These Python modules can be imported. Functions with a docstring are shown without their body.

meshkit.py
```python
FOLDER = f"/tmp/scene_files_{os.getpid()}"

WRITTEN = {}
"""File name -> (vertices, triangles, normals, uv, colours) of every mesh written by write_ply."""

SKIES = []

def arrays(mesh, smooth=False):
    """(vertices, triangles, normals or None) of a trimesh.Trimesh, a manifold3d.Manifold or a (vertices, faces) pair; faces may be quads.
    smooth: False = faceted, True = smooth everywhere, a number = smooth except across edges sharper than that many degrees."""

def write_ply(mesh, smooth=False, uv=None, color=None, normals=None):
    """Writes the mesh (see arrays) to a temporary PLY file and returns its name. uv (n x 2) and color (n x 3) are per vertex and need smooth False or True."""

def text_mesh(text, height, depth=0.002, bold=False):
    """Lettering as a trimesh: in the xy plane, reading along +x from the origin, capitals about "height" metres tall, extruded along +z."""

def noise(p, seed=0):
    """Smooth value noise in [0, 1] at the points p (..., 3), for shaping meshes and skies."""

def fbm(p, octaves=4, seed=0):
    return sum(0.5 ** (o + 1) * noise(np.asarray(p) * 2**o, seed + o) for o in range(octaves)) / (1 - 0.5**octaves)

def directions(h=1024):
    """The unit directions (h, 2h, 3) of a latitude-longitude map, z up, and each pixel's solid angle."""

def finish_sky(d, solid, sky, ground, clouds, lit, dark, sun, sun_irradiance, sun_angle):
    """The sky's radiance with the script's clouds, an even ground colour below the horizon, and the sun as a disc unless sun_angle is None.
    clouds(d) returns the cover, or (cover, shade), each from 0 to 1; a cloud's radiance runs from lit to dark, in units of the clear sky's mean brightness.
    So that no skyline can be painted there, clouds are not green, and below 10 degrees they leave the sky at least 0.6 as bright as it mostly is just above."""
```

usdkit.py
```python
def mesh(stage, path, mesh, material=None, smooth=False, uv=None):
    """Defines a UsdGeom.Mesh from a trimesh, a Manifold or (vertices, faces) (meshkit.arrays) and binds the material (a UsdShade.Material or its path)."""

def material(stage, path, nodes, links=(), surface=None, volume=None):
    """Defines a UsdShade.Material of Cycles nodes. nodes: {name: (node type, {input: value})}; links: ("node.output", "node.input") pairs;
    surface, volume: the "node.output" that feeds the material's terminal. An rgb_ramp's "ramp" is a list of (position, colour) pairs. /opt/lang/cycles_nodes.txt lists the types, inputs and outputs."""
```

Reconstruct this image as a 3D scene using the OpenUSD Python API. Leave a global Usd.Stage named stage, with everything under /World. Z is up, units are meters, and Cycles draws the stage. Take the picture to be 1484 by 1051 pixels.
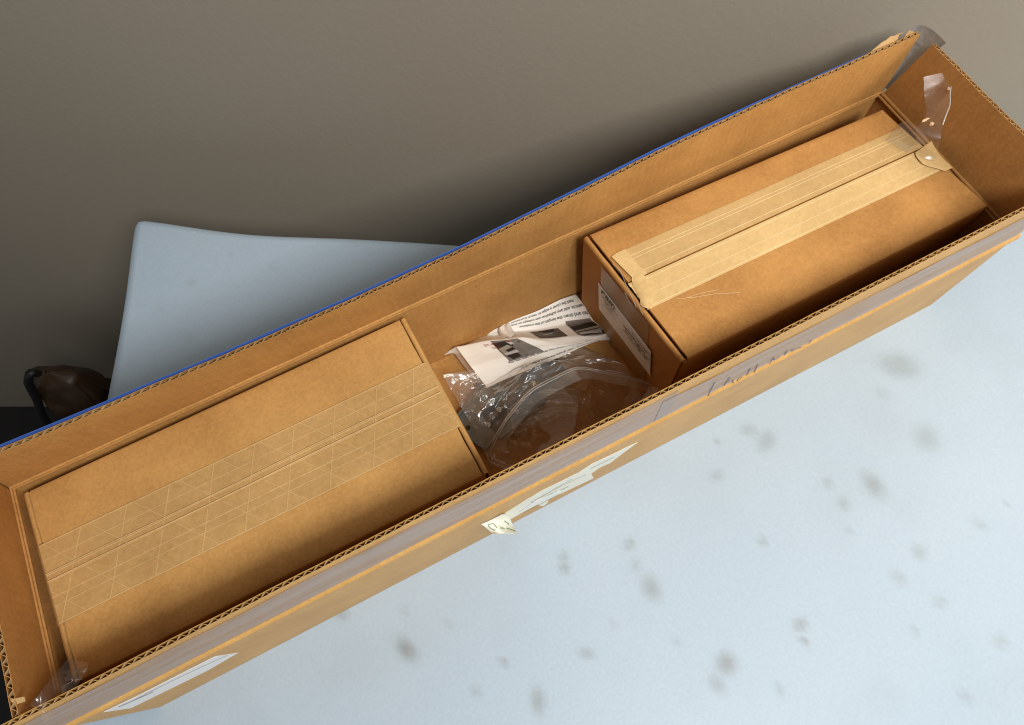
import math, numpy as np, trimesh, usdkit, meshkit
from pxr import Usd, UsdGeom, UsdLux, UsdShade, Gf, Sdf
from shapely.geometry import Polygon, LineString
from shapely.ops import triangulate

stage = Usd.Stage.CreateInMemory()
UsdGeom.SetStageUpAxis(stage, 'Z'); UsdGeom.SetStageMetersPerUnit(stage, 1.0)
UsdGeom.Xform.Define(stage, '/World'); UsdGeom.Scope.Define(stage, '/World/Looks')
rng = np.random.default_rng(7)

# ------------------------------------------------------------------ camera, lamps
CAM = np.array([0.37474, -0.10302, 0.76051])
CR = np.array([[0.89108175, -0.45333361, -0.02149304], [0.42831918, 0.8243668, 0.37008387], [-0.15005331, -0.33898086, 0.92874969]])
FPX = 957.33
cam = UsdGeom.Camera.Define(stage, '/World/Camera')
mm = np.eye(4); mm[:3, :3] = CR; mm[3, :3] = CAM
cam.AddTransformOp().Set(Gf.Matrix4d(*mm.ravel().tolist()))
cam.CreateHorizontalApertureAttr(36.0); cam.CreateVerticalApertureAttr(36.0 * 725 / 1024)
cam.CreateFocalLengthAttr(36.0 * FPX / 1484); cam.CreateClippingRangeAttr(Gf.Vec2f(0.01, 60))
cam.CreateExposureAttr(0.06)

def look_matrix(pos, target):
    z = np.array(pos, float) - np.array(target, float); z /= np.linalg.norm(z)
    x = np.cross([0, 0, 1.0], z); x /= np.linalg.norm(x); y = np.cross(z, x)
    m = np.eye(4); m[0, :3], m[1, :3], m[2, :3], m[3, :3] = x, y, z, pos
    return Gf.Matrix4d(*m.ravel().tolist())

def rect_light(name, pos, target, w, h, inten, col):
    l = UsdLux.RectLight.Define(stage, '/World/' + name)
    l.AddTransformOp().Set(look_matrix(pos, target))
    l.CreateWidthAttr(w); l.CreateHeightAttr(h); l.CreateIntensityAttr(inten); l.CreateColorAttr(Gf.Vec3f(*col)); l.CreateNormalizeAttr(False)
    return l
rect_light('window_light', (0.62, -0.80, 1.48), (0.5, 0.15, 0.15), 0.46, 0.40, 36.0, (0.98, 0.985, 0.985))
rect_light('side_light', (1.66, -0.46, 1.05), (1.1, 0.10, 0.1), 0.45, 0.40, 15.5, (1.0, 0.93, 0.82))
rect_light('ceiling_light', (0.85, -0.85, 2.1), (0.75, 0.0, 0), 1.2, 0.6, 3.2, (1.0, 0.96, 0.90))
dome = UsdLux.DomeLight.Define(stage, '/World/room_ambience')
dome.CreateIntensityAttr(0.045); dome.CreateColorAttr(Gf.Vec3f(0.93, 0.96, 1.0))

# ------------------------------------------------------------------ helpers
def ray(px, py):
    return CR.T @ np.array([(px - 742) / FPX, -(py - 525.5) / FPX, -1.0])
def at(px, py, z):
    r = ray(px, py); return CAM + r * (z - CAM[2]) / r[2]
def on(px, py, p0, n):
    r = ray(px, py); return CAM + r * np.dot(np.asarray(p0) - CAM, n) / np.dot(r, n)

names = {}
def numbered(path):
    k = names.get(path, -1) + 1; names[path] = k
    return path if k == 0 else f'{path}_{k:03d}'
base_of = {}
def tag(p, label=None, cat=None, group=None, kind=None):
    for k, v in (('label', label), ('category', cat), ('group', group), ('kind', kind)):
        if v: p.SetCustomDataByKey(k, v)
    return p
def thing(name, label, cat, base, group=None):
    path = numbered('/World/' + name)
    x = UsdGeom.Xform.Define(stage, path); x.AddTranslateOp().Set(Gf.Vec3d(*map(float, base)))
    base_of[path] = np.array(base, float)
    return tag(x.GetPrim(), label, cat, group)
def arr(m):
    if isinstance(m, (tuple, list)):
        v, f = np.asarray(m[0], float), np.asarray(m[1], int)
        if f.shape[1] == 4: f = np.vstack([f[:, [0, 1, 2]], f[:, [0, 2, 3]]])
        return trimesh.Trimesh(v, f, process=False)
    if hasattr(m, 'to_mesh'):
        q = m.to_mesh(); return trimesh.Trimesh(q.vert_properties[:, :3], q.tri_verts, process=False)
    return m
def part(parent, name, m, mat, smooth=30, label=None, kind=None):
    """m in world coordinates"""
    pp = str(parent.GetPath()); b = np.zeros(3); k = '/'.join(pp.split('/')[:3])
    if k in base_of: b = base_of[k]
    path = numbered(pp + '/' + name)
    m = arr(m).copy(); m.apply_translation(-b)
    p = usdkit.mesh(stage, path, m, mat, smooth=smooth).GetPrim()
    return tag(p, label, kind=kind)
def top(name, m, mat, label=None, cat=None, smooth=30, kind=None, group=None):
    path = numbered('/World/' + name)
    p = usdkit.mesh(stage, path, arr(m), mat, smooth=smooth).GetPrim()
    return tag(p, label, cat, group, kind)
def cat_(ms): return trimesh.util.concatenate([arr(m) for m in ms])

def grid_faces(a, b, flip=False):
    i, j = np.meshgrid(np.arange(a - 1), np.arange(b - 1), indexing='ij'); k = (i * b + j).ravel()
    f = np.stack([k, k + b, k + b + 1, k + 1], 1)
    return f[:, ::-1] if flip else f
def gnormals(G):
    du = np.gradient(G, axis=0); dv = np.gradient(G, axis=1); n = np.cross(du, dv)
    return n / np.maximum(np.linalg.norm(n, axis=2, keepdims=True), 1e-12)
def slab(G, t, N=None, centre=False):
    """closed thin solid from a grid of points: front = G, back = G - N*t"""
    G = np.asarray(G, float); a, b, _ = G.shape
    if N is None: N = gnormals(G)
    A = G + N * t / 2 if centre else G; B = A - N * t
    v = np.vstack([A.reshape(-1, 3), B.reshape(-1, 3)]); n = a * b
    rim = np.r_[np.arange(b), np.arange(1, a) * b + b - 1, (a - 1) * b + np.arange(b - 2, -1, -1), np.arange(a - 2, 0, -1) * b]
    r2 = np.roll(rim, -1)
    # rims get vertices of their own so edges stay crisp
    vr = np.vstack([v[rim], v[rim + n]]); m = len(rim); o = 2 * n; k = np.arange(m); k2 = (k + 1) % m
    f = np.vstack([grid_faces(a, b), grid_faces(a, b, True) + n, np.stack([o + k, o + k2, o + m + k2, o + m + k], 1)[:, ::-1]])
    return arr((np.vstack([v, vr]), f))
def sheet(G): 
    a, b, _ = G.shape
    return arr((G.reshape(-1, 3), grid_faces(a, b)))
def interp_rows(ctrl, nu, nv):
    """ctrl (rows, cols, 3) -> smooth grid (nv, nu, 3)"""
    from scipy.interpolate import PchipInterpolator
    c = np.asarray(ctrl, float); r, k, _ = c.shape
    c = PchipInterpolator(np.linspace(0, 1, k), c, axis=1)(np.linspace(0, 1, nu))
    return PchipInterpolator(np.linspace(0, 1, r), c, axis=0)(np.linspace(0, 1, nv))
def tube(pts, r, n=8, closed_ends=True):
    pts = np.asarray(pts, float); T = np.gradient(pts, axis=0); T /= np.linalg.norm(T, axis=1, keepdims=True)
    up = np.array([0.13, 0.2, 0.97]); U = np.cross(T, up); U /= np.linalg.norm(U, axis=1, keepdims=True); V = np.cross(T, U)
    a = np.linspace(0, 2 * np.pi, n, endpoint=False); r = np.broadcast_to(r, (len(pts),))
    G = pts[:, None] + r[:, None, None] * (np.cos(a)[None, :, None] * U[:, None] + np.sin(a)[None, :, None] * V[:, None])
    v = G.reshape(-1, 3); f = []
    for i in range(len(pts) - 1):
        for j in range(n):
            f.append([i * n + j, i * n + (j + 1) % n, (i + 1) * n + (j + 1) % n, (i + 1) * n + j])
    v = np.vstack([v, pts[:1], pts[-1:]]); c0 = len(v) - 2
    tri = arr((v, f)).faces.tolist()
    for j in range(n):
        tri += [[c0, (j + 1) % n, j], [c0 + 1, (len(pts) - 1) * n + j, (len(pts) - 1) * n + (j + 1) % n]]
    return trimesh.Trimesh(v, tri, process=False)
def smooth_line(pts, n):
    from scipy.interpolate import PchipInterpolator
    p = np.asarray(pts, float); d = np.r_[0, np.cumsum(np.linalg.norm(np.diff(p, axis=0), axis=1))]
    return PchipInterpolator(d / d[-1], p)(np.linspace(0, 1, n))
def fb(p, scale, seed=0):
    return meshkit.fbm(np.asarray(p, float).reshape(-1, 3) * scale + seed * 17.3).reshape(np.asarray(p).shape[:-1])
def crumple(P, scale, seed, n=7, aniso=(1, 1)):
    """sharp straight folds with flat facets between them, about -1..1"""
    r_ = np.random.default_rng(seed); P = np.asarray(P, float)[..., :2] * scale * np.array(aniso); w = fb(np.concatenate([P, 0 * P[..., :1]], -1) * .6, 1.0, seed) * .5; out = 0
    for k in range(n):
        t = r_.uniform(0, np.pi); f = r_.uniform(.5, 1.5); x = (P[..., 0] * np.cos(t) + P[..., 1] * np.sin(t)) * f + r_.uniform(0, 9) + w
        m = fb(np.concatenate([P * .45, 0 * P[..., :1] + 3 * k], -1), 1.0, seed + k)
        out = out + (np.abs(x - np.round(x)) * 4 - 1) / f * np.clip(.6 + 2.2 * m, 0, 1.6)
    return out / n ** .5
def ribbon(pts, width, N, t=0.0002):
    """flat stroke lying in a plane with normal N"""
    pts = np.asarray(pts, float); T = np.gradient(pts, axis=0); T /= np.linalg.norm(T, axis=1, keepdims=True)
    B = np.cross(np.asarray(N, float), T); B /= np.linalg.norm(B, axis=1, keepdims=True)
    w = np.broadcast_to(width, (len(pts),))[:, None]
    G = np.stack([pts - B * w / 2, pts + B * w / 2], 1)
    return slab(G, t, np.broadcast_to(np.asarray(N, float), G.shape))
def box(lo, hi):
    lo, hi = np.array(lo, float), np.array(hi, float)
    b = trimesh.creation.box(hi - lo); b.apply_translation((lo + hi) / 2); return b

# ------------------------------------------------------------------ materials
def mat(name, nodes, links, surface='p.BSDF'):
    return usdkit.material(stage, '/World/Looks/' + name, nodes, links, surface=surface)
def kraft(name, dark, light, axis=None, wash=0.10, rough=0.72, bumpy=0.25, fibre=(60, 60, 60)):
    dark = tuple(c * .90 for c in dark); light = tuple(c * 1.07 for c in light)
    nodes = {'g': ('geometry', {}),
             'm': ('mapping', {'scale': fibre}),
             'n1': ('noise_texture', {'scale': 14.0, 'detail': 5.0, 'roughness': 0.65}),
             'n2': ('noise_texture', {'scale': 5.0, 'detail': 6.0, 'roughness': 0.75}),
             'n3': ('noise_texture', {'scale': 900.0, 'detail': 2.0}),
             's': ('math', {'math_type': 'multiply_add', 'value2': 0.55, 'value3': -0.06}),
             's2': ('math', {'math_type': 'multiply_add', 'value2': 0.6}),
             'r': ('map_range', {'from_min': 0.33, 'from_max': 0.67, 'clamp': True}),
             'c': ('mix', {'color1': dark, 'color2': light}),
             'rf': ('rgb_ramp', {'ramp': [(0, (0.8, 0.78, 0.74)), (0.42, (1, 1, 1)), (0.64, (1, 1, 1)), (1, (1.25, 1.25, 1.25))]}),
             'c2': ('mix', {'mix_type': 'multiply', 'fac': 0.8}),
             'bmp': ('bump', {'strength': bumpy, 'distance': 0.0006}),
             'p': ('principled_bsdf', {'roughness': rough, 'specular_ior_level': 0.3})}
    links = [('g.position', 'n1.vector'), ('g.position', 'm.vector'), ('m.vector', 'n2.vector'), ('g.position', 'n3.vector'),
             ('n1.fac', 's.value1'), ('n2.fac', 's2.value1'), ('s.value', 's2.value3'), ('s2.value', 'r.value'), ('r.result', 'c.fac'),
             ('n3.fac', 'rf.fac'), ('c.color', 'c2.color1'), ('rf.color', 'c2.color2'), ('bmp.normal', 'p.normal')]
    if axis is None:
        links += [('c2.color', 'p.base_color'), ('n2.fac', 'bmp.height')]
    else:   # faint washboarding over the flutes
        nodes['w'] = ('wave_texture', {'wave_type': 'bands', 'bands_direction': axis, 'scale': 2 * math.pi / 0.0083 / 20, 'distortion': 1.2, 'detail': 2.0, 'detail_scale': 2.0})
        nodes['wr'] = ('map_range', {'to_min': 1.0 - wash, 'to_max': 1.0 + wash * 0.4})
        nodes['c3'] = ('mix', {'mix_type': 'multiply', 'fac': 1.0})
        nodes['ha'] = ('math', {'math_type': 'multiply_add', 'value2': 0.6})
        links += [('g.position', 'w.vector'), ('w.fac', 'wr.value'), ('c2.color', 'c3.color1'), ('wr.result', 'c3.color2'), ('c3.color', 'p.base_color'),
                  ('w.fac', 'ha.value1'), ('n2.fac', 'ha.value3'), ('ha.value', 'bmp.height')]
    return mat(name, nodes, links)
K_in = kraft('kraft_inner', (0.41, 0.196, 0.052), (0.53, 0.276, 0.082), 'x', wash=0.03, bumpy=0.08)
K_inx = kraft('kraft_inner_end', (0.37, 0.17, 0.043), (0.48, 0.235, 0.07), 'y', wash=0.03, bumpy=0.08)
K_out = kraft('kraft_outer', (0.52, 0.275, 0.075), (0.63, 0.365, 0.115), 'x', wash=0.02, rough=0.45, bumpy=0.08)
K_edge = kraft('kraft_edge', (0.50, 0.31, 0.13), (0.62, 0.41, 0.19), rough=0.85)
K_flute = kraft('kraft_flute', (0.42, 0.25, 0.10), (0.54, 0.34, 0.15), rough=0.85)
K_c1 = kraft('kraft_carton', (0.425, 0.217, 0.061), (0.545, 0.298, 0.095), None)
K_c2 = kraft('kraft_carton_darker', (0.40, 0.183, 0.047), (0.52, 0.260, 0.075), None)
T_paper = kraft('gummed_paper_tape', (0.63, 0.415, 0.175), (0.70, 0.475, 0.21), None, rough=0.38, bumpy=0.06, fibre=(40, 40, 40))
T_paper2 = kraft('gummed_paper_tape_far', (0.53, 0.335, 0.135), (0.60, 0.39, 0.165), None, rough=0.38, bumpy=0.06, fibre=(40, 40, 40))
T_strand = kraft('tape_strand', (0.70, 0.50, 0.24), (0.80, 0.60, 0.32), None, rough=0.45)
T_dull = kraft('gummed_paper_tape_dull', (0.44, 0.258, 0.095), (0.51, 0.31, 0.12), None, rough=0.36, bumpy=0.06, fibre=(40, 40, 40))
T_dstrand = kraft('dull_tape_strand', (0.53, 0.335, 0.14), (0.63, 0.42, 0.19), None, rough=0.45)

def plain(name, col, rough=0.6, metal=0.0, spec=0.5, bump=None, vary=0.0, scale=30.0):
    nodes = {'p': ('principled_bsdf', {'base_color': col, 'roughness': rough, 'metallic': metal, 'specular_ior_level': spec})}
    links = []
    if bump or vary:
        nodes['g'] = ('geometry', {}); nodes['n'] = ('noise_texture', {'scale': scale, 'detail': 4.0}); links.append(('g.position', 'n.vector'))
    if bump:
        nodes['b'] = ('bump', {'strength': bump, 'distance': 0.001}); links += [('n.fac', 'b.height'), ('b.normal', 'p.normal')]
    if vary:
        nodes['c'] = ('mix', {'color1': tuple(c * (1 - vary) for c in col), 'color2': tuple(min(1, c * (1 + vary)) for c in col)})
        links += [('n.fac', 'c.fac'), ('c.color', 'p.base_color')]
    return mat(name, nodes, links)
def clear(name, tint=(0.97, 0.97, 0.95), haze=0.06, hazecol=(0.8, 0.78, 0.74), rough=0.06, gain=1.6, floor=0.02, bump=0.3, bscale=90.0, detail=3.0):
    nodes = {'g': ('geometry', {}), 'n': ('noise_texture', {'scale': bscale, 'detail': detail, 'roughness': 0.6}),
             'b': ('bump', {'strength': bump, 'distance': 0.004}),
             'f': ('layer_weight', {'blend': 0.5}), 'pw': ('math', {'math_type': 'power', 'value2': 4.0}), 'fm': ('math', {'math_type': 'multiply_add', 'use_clamp': True, 'value2': gain * 0.6, 'value3': 0.045 + floor}),
             't': ('transparent_bsdf', {'color': tint}), 'gl': ('glossy_bsdf', {'color': (1, 1, 1), 'roughness': rough}),
             'd': ('diffuse_bsdf', {'color': hazecol}), 'm1': ('mix_closure', {'fac': haze}), 'm2': ('mix_closure', {})}
    links = [('g.position', 'n.vector'), ('n.fac', 'b.height'), ('b.normal', 'gl.normal'), ('b.normal', 'd.normal'),
             ('f.facing', 'pw.value1'), ('pw.value', 'fm.value1'), ('t.BSDF', 'm1.closure1'), ('d.BSDF', 'm1.closure2'), ('fm.value', 'm2.fac'), ('m1.closure', 'm2.closure1'), ('gl.BSDF', 'm2.closure2')]
    return mat(name, nodes, links, 'm2.closure')
M_bag = clear('clear_bag_film', tint=(0.97, 0.965, 0.95), haze=0.10, hazecol=(0.88, 0.87, 0.84), bump=0.03, bscale=25, rough=0.22, floor=0.085, gain=1.3)
M_bag2 = clear('clear_bag_film_under', tint=(0.98, 0.975, 0.97), haze=0.04, hazecol=(0.88, 0.87, 0.84), bump=0.03, bscale=25, rough=0.10, floor=0.02, gain=1.0)
M_ziplock = clear('bag_zip_ridge', tint=(0.9, 0.88, 0.84), haze=0.5, bump=0.1, rough=0.15)
M_ctape = clear('clear_packing_tape', haze=0.035, bump=0.12, bscale=70, rough=0.08, floor=0.015)
M_wtape = clear('wrinkled_clear_tape', haze=0.025, bump=0.02, bscale=40, rough=0.2, floor=0.03, gain=1.0)
M_strip = mat('flap_packing_tape', {'g': ('geometry', {}), 'm': ('mapping', {'scale': (5.0, 60.0, 60.0)}), 'n': ('noise_texture', {'scale': 1.0, 'detail': 5.0, 'roughness': 0.6}), 'n2': ('noise_texture', {'scale': 55.0, 'detail': 4.0}),
    'r': ('map_range', {'from_min': 0.36, 'from_max': 0.62, 'to_min': 0.12, 'to_max': 0.62, 'clamp': True}), 'b': ('bump', {'strength': 0.12, 'distance': 0.003}),
    't': ('transparent_bsdf', {'color': (0.86, 0.83, 0.80)}), 'd': ('diffuse_bsdf', {'color': (0.50, 0.41, 0.36)}), 'm1': ('mix_closure', {}),
    'gl': ('glossy_bsdf', {'color': (1, 1, 1), 'roughness': 0.2}), 'f': ('layer_weight', {'blend': 0.5}), 'pw': ('math', {'math_type': 'power', 'value2': 4.0}), 'fm': ('math', {'math_type': 'multiply_add', 'use_clamp': True, 'value2': 0.38, 'value3': 0.04}), 'm2': ('mix_closure', {})},
    [('g.position', 'm.vector'), ('m.vector', 'n.vector'), ('g.position', 'n2.vector'), ('n.fac', 'r.value'), ('r.result', 'm1.fac'), ('n2.fac', 'b.height'), ('b.normal', 'gl.normal'), ('t.BSDF', 'm1.closure1'), ('d.BSDF', 'm1.closure2'),
     ('f.facing', 'pw.value1'), ('pw.value', 'fm.value1'), ('fm.value', 'm2.fac'), ('m1.closure', 'm2.closure1'), ('gl.BSDF', 'm2.closure2')], 'm2.closure')
M_gtape = clear('grey_packing_tape', tint=(0.5, 0.5, 0.5), haze=0.6, hazecol=(0.34, 0.33, 0.32), bump=0.3, bscale=100, rough=0.2)
M_label = plain('label_paper', (0.83, 0.81, 0.79), 0.5, vary=0.03, scale=60)
M_torn = plain('torn_label_paper', (0.80, 0.79, 0.68), 0.7, vary=0.08, scale=90, bump=0.3)
M_sheet = plain('instruction_paper', (0.88, 0.83, 0.74), 0.6, vary=0.02, scale=40)
M_ink = plain('black_ink', (0.03, 0.028, 0.03), 0.6)
M_inkgrey = plain('grey_ink', (0.16, 0.15, 0.15), 0.6)
M_pen = plain('blue_grey_pen', (0.13, 0.17, 0.27), 0.5)
M_red = plain('red_ink', (0.55, 0.10, 0.08), 0.6)
M_green = plain('green_ink', (0.16, 0.26, 0.10), 0.6)
M_photo = [plain('print_dark', (0.06, 0.048, 0.036), 0.6), plain('print_grey', (0.36, 0.32, 0.27), 0.6, vary=0.2, scale=160), plain('print_brown', (0.25, 0.20, 0.145), 0.6, vary=0.35, scale=120),
           plain('print_cream', (0.62, 0.56, 0.44), 0.6), plain('print_white', (0.85, 0.82, 0.78), 0.6), plain('print_taupe', (0.36, 0.30, 0.26), 0.6)]
M_blue = plain('blue_masking_tape', (0.045, 0.13, 0.50), 0.55, vary=0.15, scale=200, bump=0.2)
M_metal = plain('grey_coated_metal', (0.20, 0.205, 0.19), 0.42, metal=0.3, vary=0.12, scale=60)
M_dmetal = plain('dark_coated_metal', (0.075, 0.08, 0.078), 0.38, metal=0.35, vary=0.12, scale=60)
M_bolt = plain('zinc_bolt', (0.55, 0.54, 0.52), 0.3, metal=0.9)
M_leather = plain('brown_bag_leather', (0.055, 0.028, 0.011), 0.42, vary=0.5, scale=18, bump=0.6)
M_strap = plain('black_strap', (0.012, 0.012, 0.012), 0.5)
M_floor = plain('floor_dark', (0.012, 0.011, 0.010), 0.8, vary=0.3, scale=40)
M_leg = plain('table_frame', (0.10, 0.10, 0.10), 0.5)
M_board = plain('table_board', (0.30, 0.25, 0.19), 0.6, vary=0.15)
M_crumb = plain('crumb', (0.62, 0.42, 0.24), 0.8, vary=0.3, scale=300)

M_wall = mat('painted_wall', {'g': ('geometry', {}), 'n': ('noise_texture', {'scale': 160.0, 'detail': 3.0, 'roughness': 0.55}), 'n2': ('noise_texture', {'scale': 2.6, 'detail': 3.0}),
    'n4': ('noise_texture', {'scale': 9.0, 'detail': 4.0, 'roughness': 0.7}), 'rr': ('rgb_ramp', {'ramp': [(0, (0.86, 0.86, 0.87)), (0.3, (1, 1, 1)), (0.72, (1, 1, 1)), (0.8, (1.10, 1.10, 1.10)), (1, (1.12, 1.12, 1.1))]}),
    'c': ('mix', {'color1': (0.325, 0.282, 0.217), 'color2': (0.355, 0.307, 0.240)}), 'c2': ('mix', {'mix_type': 'multiply', 'fac': 0.4}),
    'b': ('bump', {'strength': 0.22, 'distance': 0.0012}), 'p': ('principled_bsdf', {'roughness': 0.55, 'specular_ior_level': 0.35})},
    [('g.position', 'n.vector'), ('g.position', 'n2.vector'), ('g.position', 'n4.vector'), ('n4.fac', 'rr.fac'), ('n2.fac', 'c.fac'), ('c.color', 'c2.color1'), ('rr.color', 'c2.color2'), ('c2.color', 'p.base_color'), ('n.fac', 'b.height'), ('b.normal', 'p.normal')])
M_mat = mat('stained_mat', {'g': ('geometry', {}), 'a': ('attribute', {'attribute': 'stain'}), 'n': ('noise_texture', {'scale': 420.0, 'detail': 3.0}), 'n2': ('noise_texture', {'scale': 6.0, 'detail': 5.0, 'roughness': 0.6}),
    'nf': ('noise_texture', {'scale': 260.0, 'detail': 2.0}), 'rf': ('map_range', {'from_min': 0.3, 'from_max': 0.7, 'to_min': 0.965, 'to_max': 1.03}),
    'c': ('mix', {'color1': (0.395, 0.49, 0.575), 'color2': (0.445, 0.53, 0.605)}), 's': ('mix', {'color2': (0.225, 0.235, 0.225)}), 'c3': ('mix', {'mix_type': 'multiply', 'fac': 1.0}),
    'b': ('bump', {'strength': 0.16, 'distance': 0.0010}), 'p': ('principled_bsdf', {'roughness': 0.5, 'specular_ior_level': 0.4})},
    [('g.position', 'n.vector'), ('g.position', 'n2.vector'), ('g.position', 'nf.vector'), ('n2.fac', 'c.fac'), ('c.color', 's.color1'), ('a.fac', 's.fac'), ('nf.fac', 'rf.value'), ('s.color', 'c3.color1'), ('rf.result', 'c3.color2'),
     ('c3.color', 'p.base_color'), ('n.fac', 'b.height'), ('b.normal', 'p.normal')])

# ------------------------------------------------------------------ the setting: wall, floor, table and mat
FLOOR = -1.15
wd = np.array([0.888, -0.46, 0.0]); wd /= np.linalg.norm(wd); wn = np.array([-wd[1], wd[0], 0.0]); wp = np.array([1.03, 0.252, 0.0])
a, b = wp - wd * 2.6, wp + wd * 1.6
G = np.array([[a + [0, 0, FLOOR], a + [0, 0, 1.9]], [b + [0, 0, FLOOR], b + [0, 0, 1.9]]])
top('wall', slab(G, 0.1, np.broadcast_to(-wn, G.shape)), M_wall, 'taupe painted wall with light roller texture behind the table', 'wall', smooth=False, kind='structure')
top('floor', box((-2.5, -1.6, FLOOR - 0.05), (2.6, 2.6, FLOOR)), M_floor, 'dark floor below the table', 'floor', smooth=False, kind='structure')

# mat: a table covering whose corner is seen at the back left
c0 = np.array([0.1382, 0.5953]); ex = np.array([0.845, -0.535]); ex /= np.linalg.norm(ex); ey = np.array([-0.414, -0.910]); ey /= np.linalg.norm(ey)
nu, nv = 390, 230; LU, LV = 2.3, 1.15
u = np.linspace(0, 1, nu) * LU; v_ = np.linspace(0, 1, nv) * LV
U, V = np.meshgrid(u, v_, indexing='ij')
XY = c0 + U[..., None] * ex + V[..., None] * ey
curl = np.exp(-(U / 0.16) ** 2) * np.exp(-(V / 0.10) ** 2)
back = -0.0085 * np.exp(-((U - 0.14) / 0.12) ** 2) * np.exp(-(V / 0.12) ** 2)
XY = XY - ey * (back)[..., None]
tgt = np.where(XY[:, 0, 0] < 0.5, 9, np.interp(XY[:, 0, 0], [.50, .60, .90, 1.3, 2.3], [.36, .335, .295, .10, -.38])); line = XY[:, 0, 1]
XY[..., 1] += (np.where(tgt > 8, 0, np.maximum(tgt - line, 0)))[:, None] * np.clip(1 - V / 0.7, 0, 1)   # the table runs on along the wall behind the box
Zm = 0.0 + 0.012 * curl
edge = np.minimum(np.minimum(U, LU - U), np.minimum(V, LV - V)); Zm -= 0.004 * np.clip(1 - edge / 0.004, 0, 1) ** 2
Gm = np.concatenate([XY, Zm[..., None]], 2)
rc = 0.012                                                   # rounded corner
k = (U < rc) & (V < rc); d = np.hypot(rc - U, rc - V); sc = np.where(k & (d > rc), rc / np.maximum(d, 1e-9), 1.0)
uu, vv = np.where(k, rc - (rc - U) * sc, U), np.where(k, rc - (rc - V) * sc, V)
Gm[..., :2] += (uu - U)[..., None] * ex + (vv - V)[..., None] * ey
stain = np.zeros((nu, nv))
spots = [(1110, 640, 15, .5), (1085, 624, 11, .45), (1303, 530, 26, .4), (1268, 705, 17, .42), (1343, 634, 19, .4), (1222, 730, 9, .35), (1255, 690, 9, .25), (1332, 800, 10, .4), (943, 852, 15, .5), (911, 790, 8, .45), (921, 820, 8, .4),
         (590, 942, 14, .45), (818, 822, 8, .4), (818, 805, 6, .35), (1052, 962, 14, .5), (1040, 992, 11, .4), (1160, 905, 9, .45), (1166, 930, 6, .4), (780, 1016, 13, .4), (850, 948, 9, .4), (730, 960, 6, .35), (1040, 690, 9, .35),
         (1105, 785, 7, .35), (1302, 838, 10, .35), (1362, 872, 9, .3), (496, 890, 9, .4), (586, 885, 6, .25), (1200, 700, 7, .3), (1280, 570, 12, .2), (690, 1003, 7, .3), (1230, 770, 6, .25), (1420, 760, 9, .25), (980, 930, 6, .25), (1130, 1000, 7, .25),
         (1450, 930, 10, .25), (1400, 1010, 9, .25), (280, 412, 9, .14), (232, 446, 9, .14), (275, 490, 9, .14), (395, 388, 7, .2), (1180, 470, 16, .15), (650, 905, 6, .2), (1040, 640, 5, .35), (890, 905, 5, .3), (1325, 915, 6, .3)]
P3 = Gm.copy(); P3[..., 2] = 0; wob = fb(P3, 90, 5)
for sx, sy, r, s in spots:
    p = at(sx, sy, 0)[:2]; rr = r / 1484 * 1.12
    q = np.stack([XY[..., 0] - p[0], XY[..., 1] - p[1]], -1); an = rng.uniform(0, np.pi); st = rng.uniform(0.75, 1.3)
    e = np.hypot((q[..., 0] * np.cos(an) + q[..., 1] * np.sin(an)) * st, (-q[..., 0] * np.sin(an) + q[..., 1] * np.cos(an)) / st) / rr
    stain = np.maximum(stain, s * np.exp(-((e * (1 + 0.3 * wob)) ** 2.8) * 0.6) * 1.1)
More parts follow.
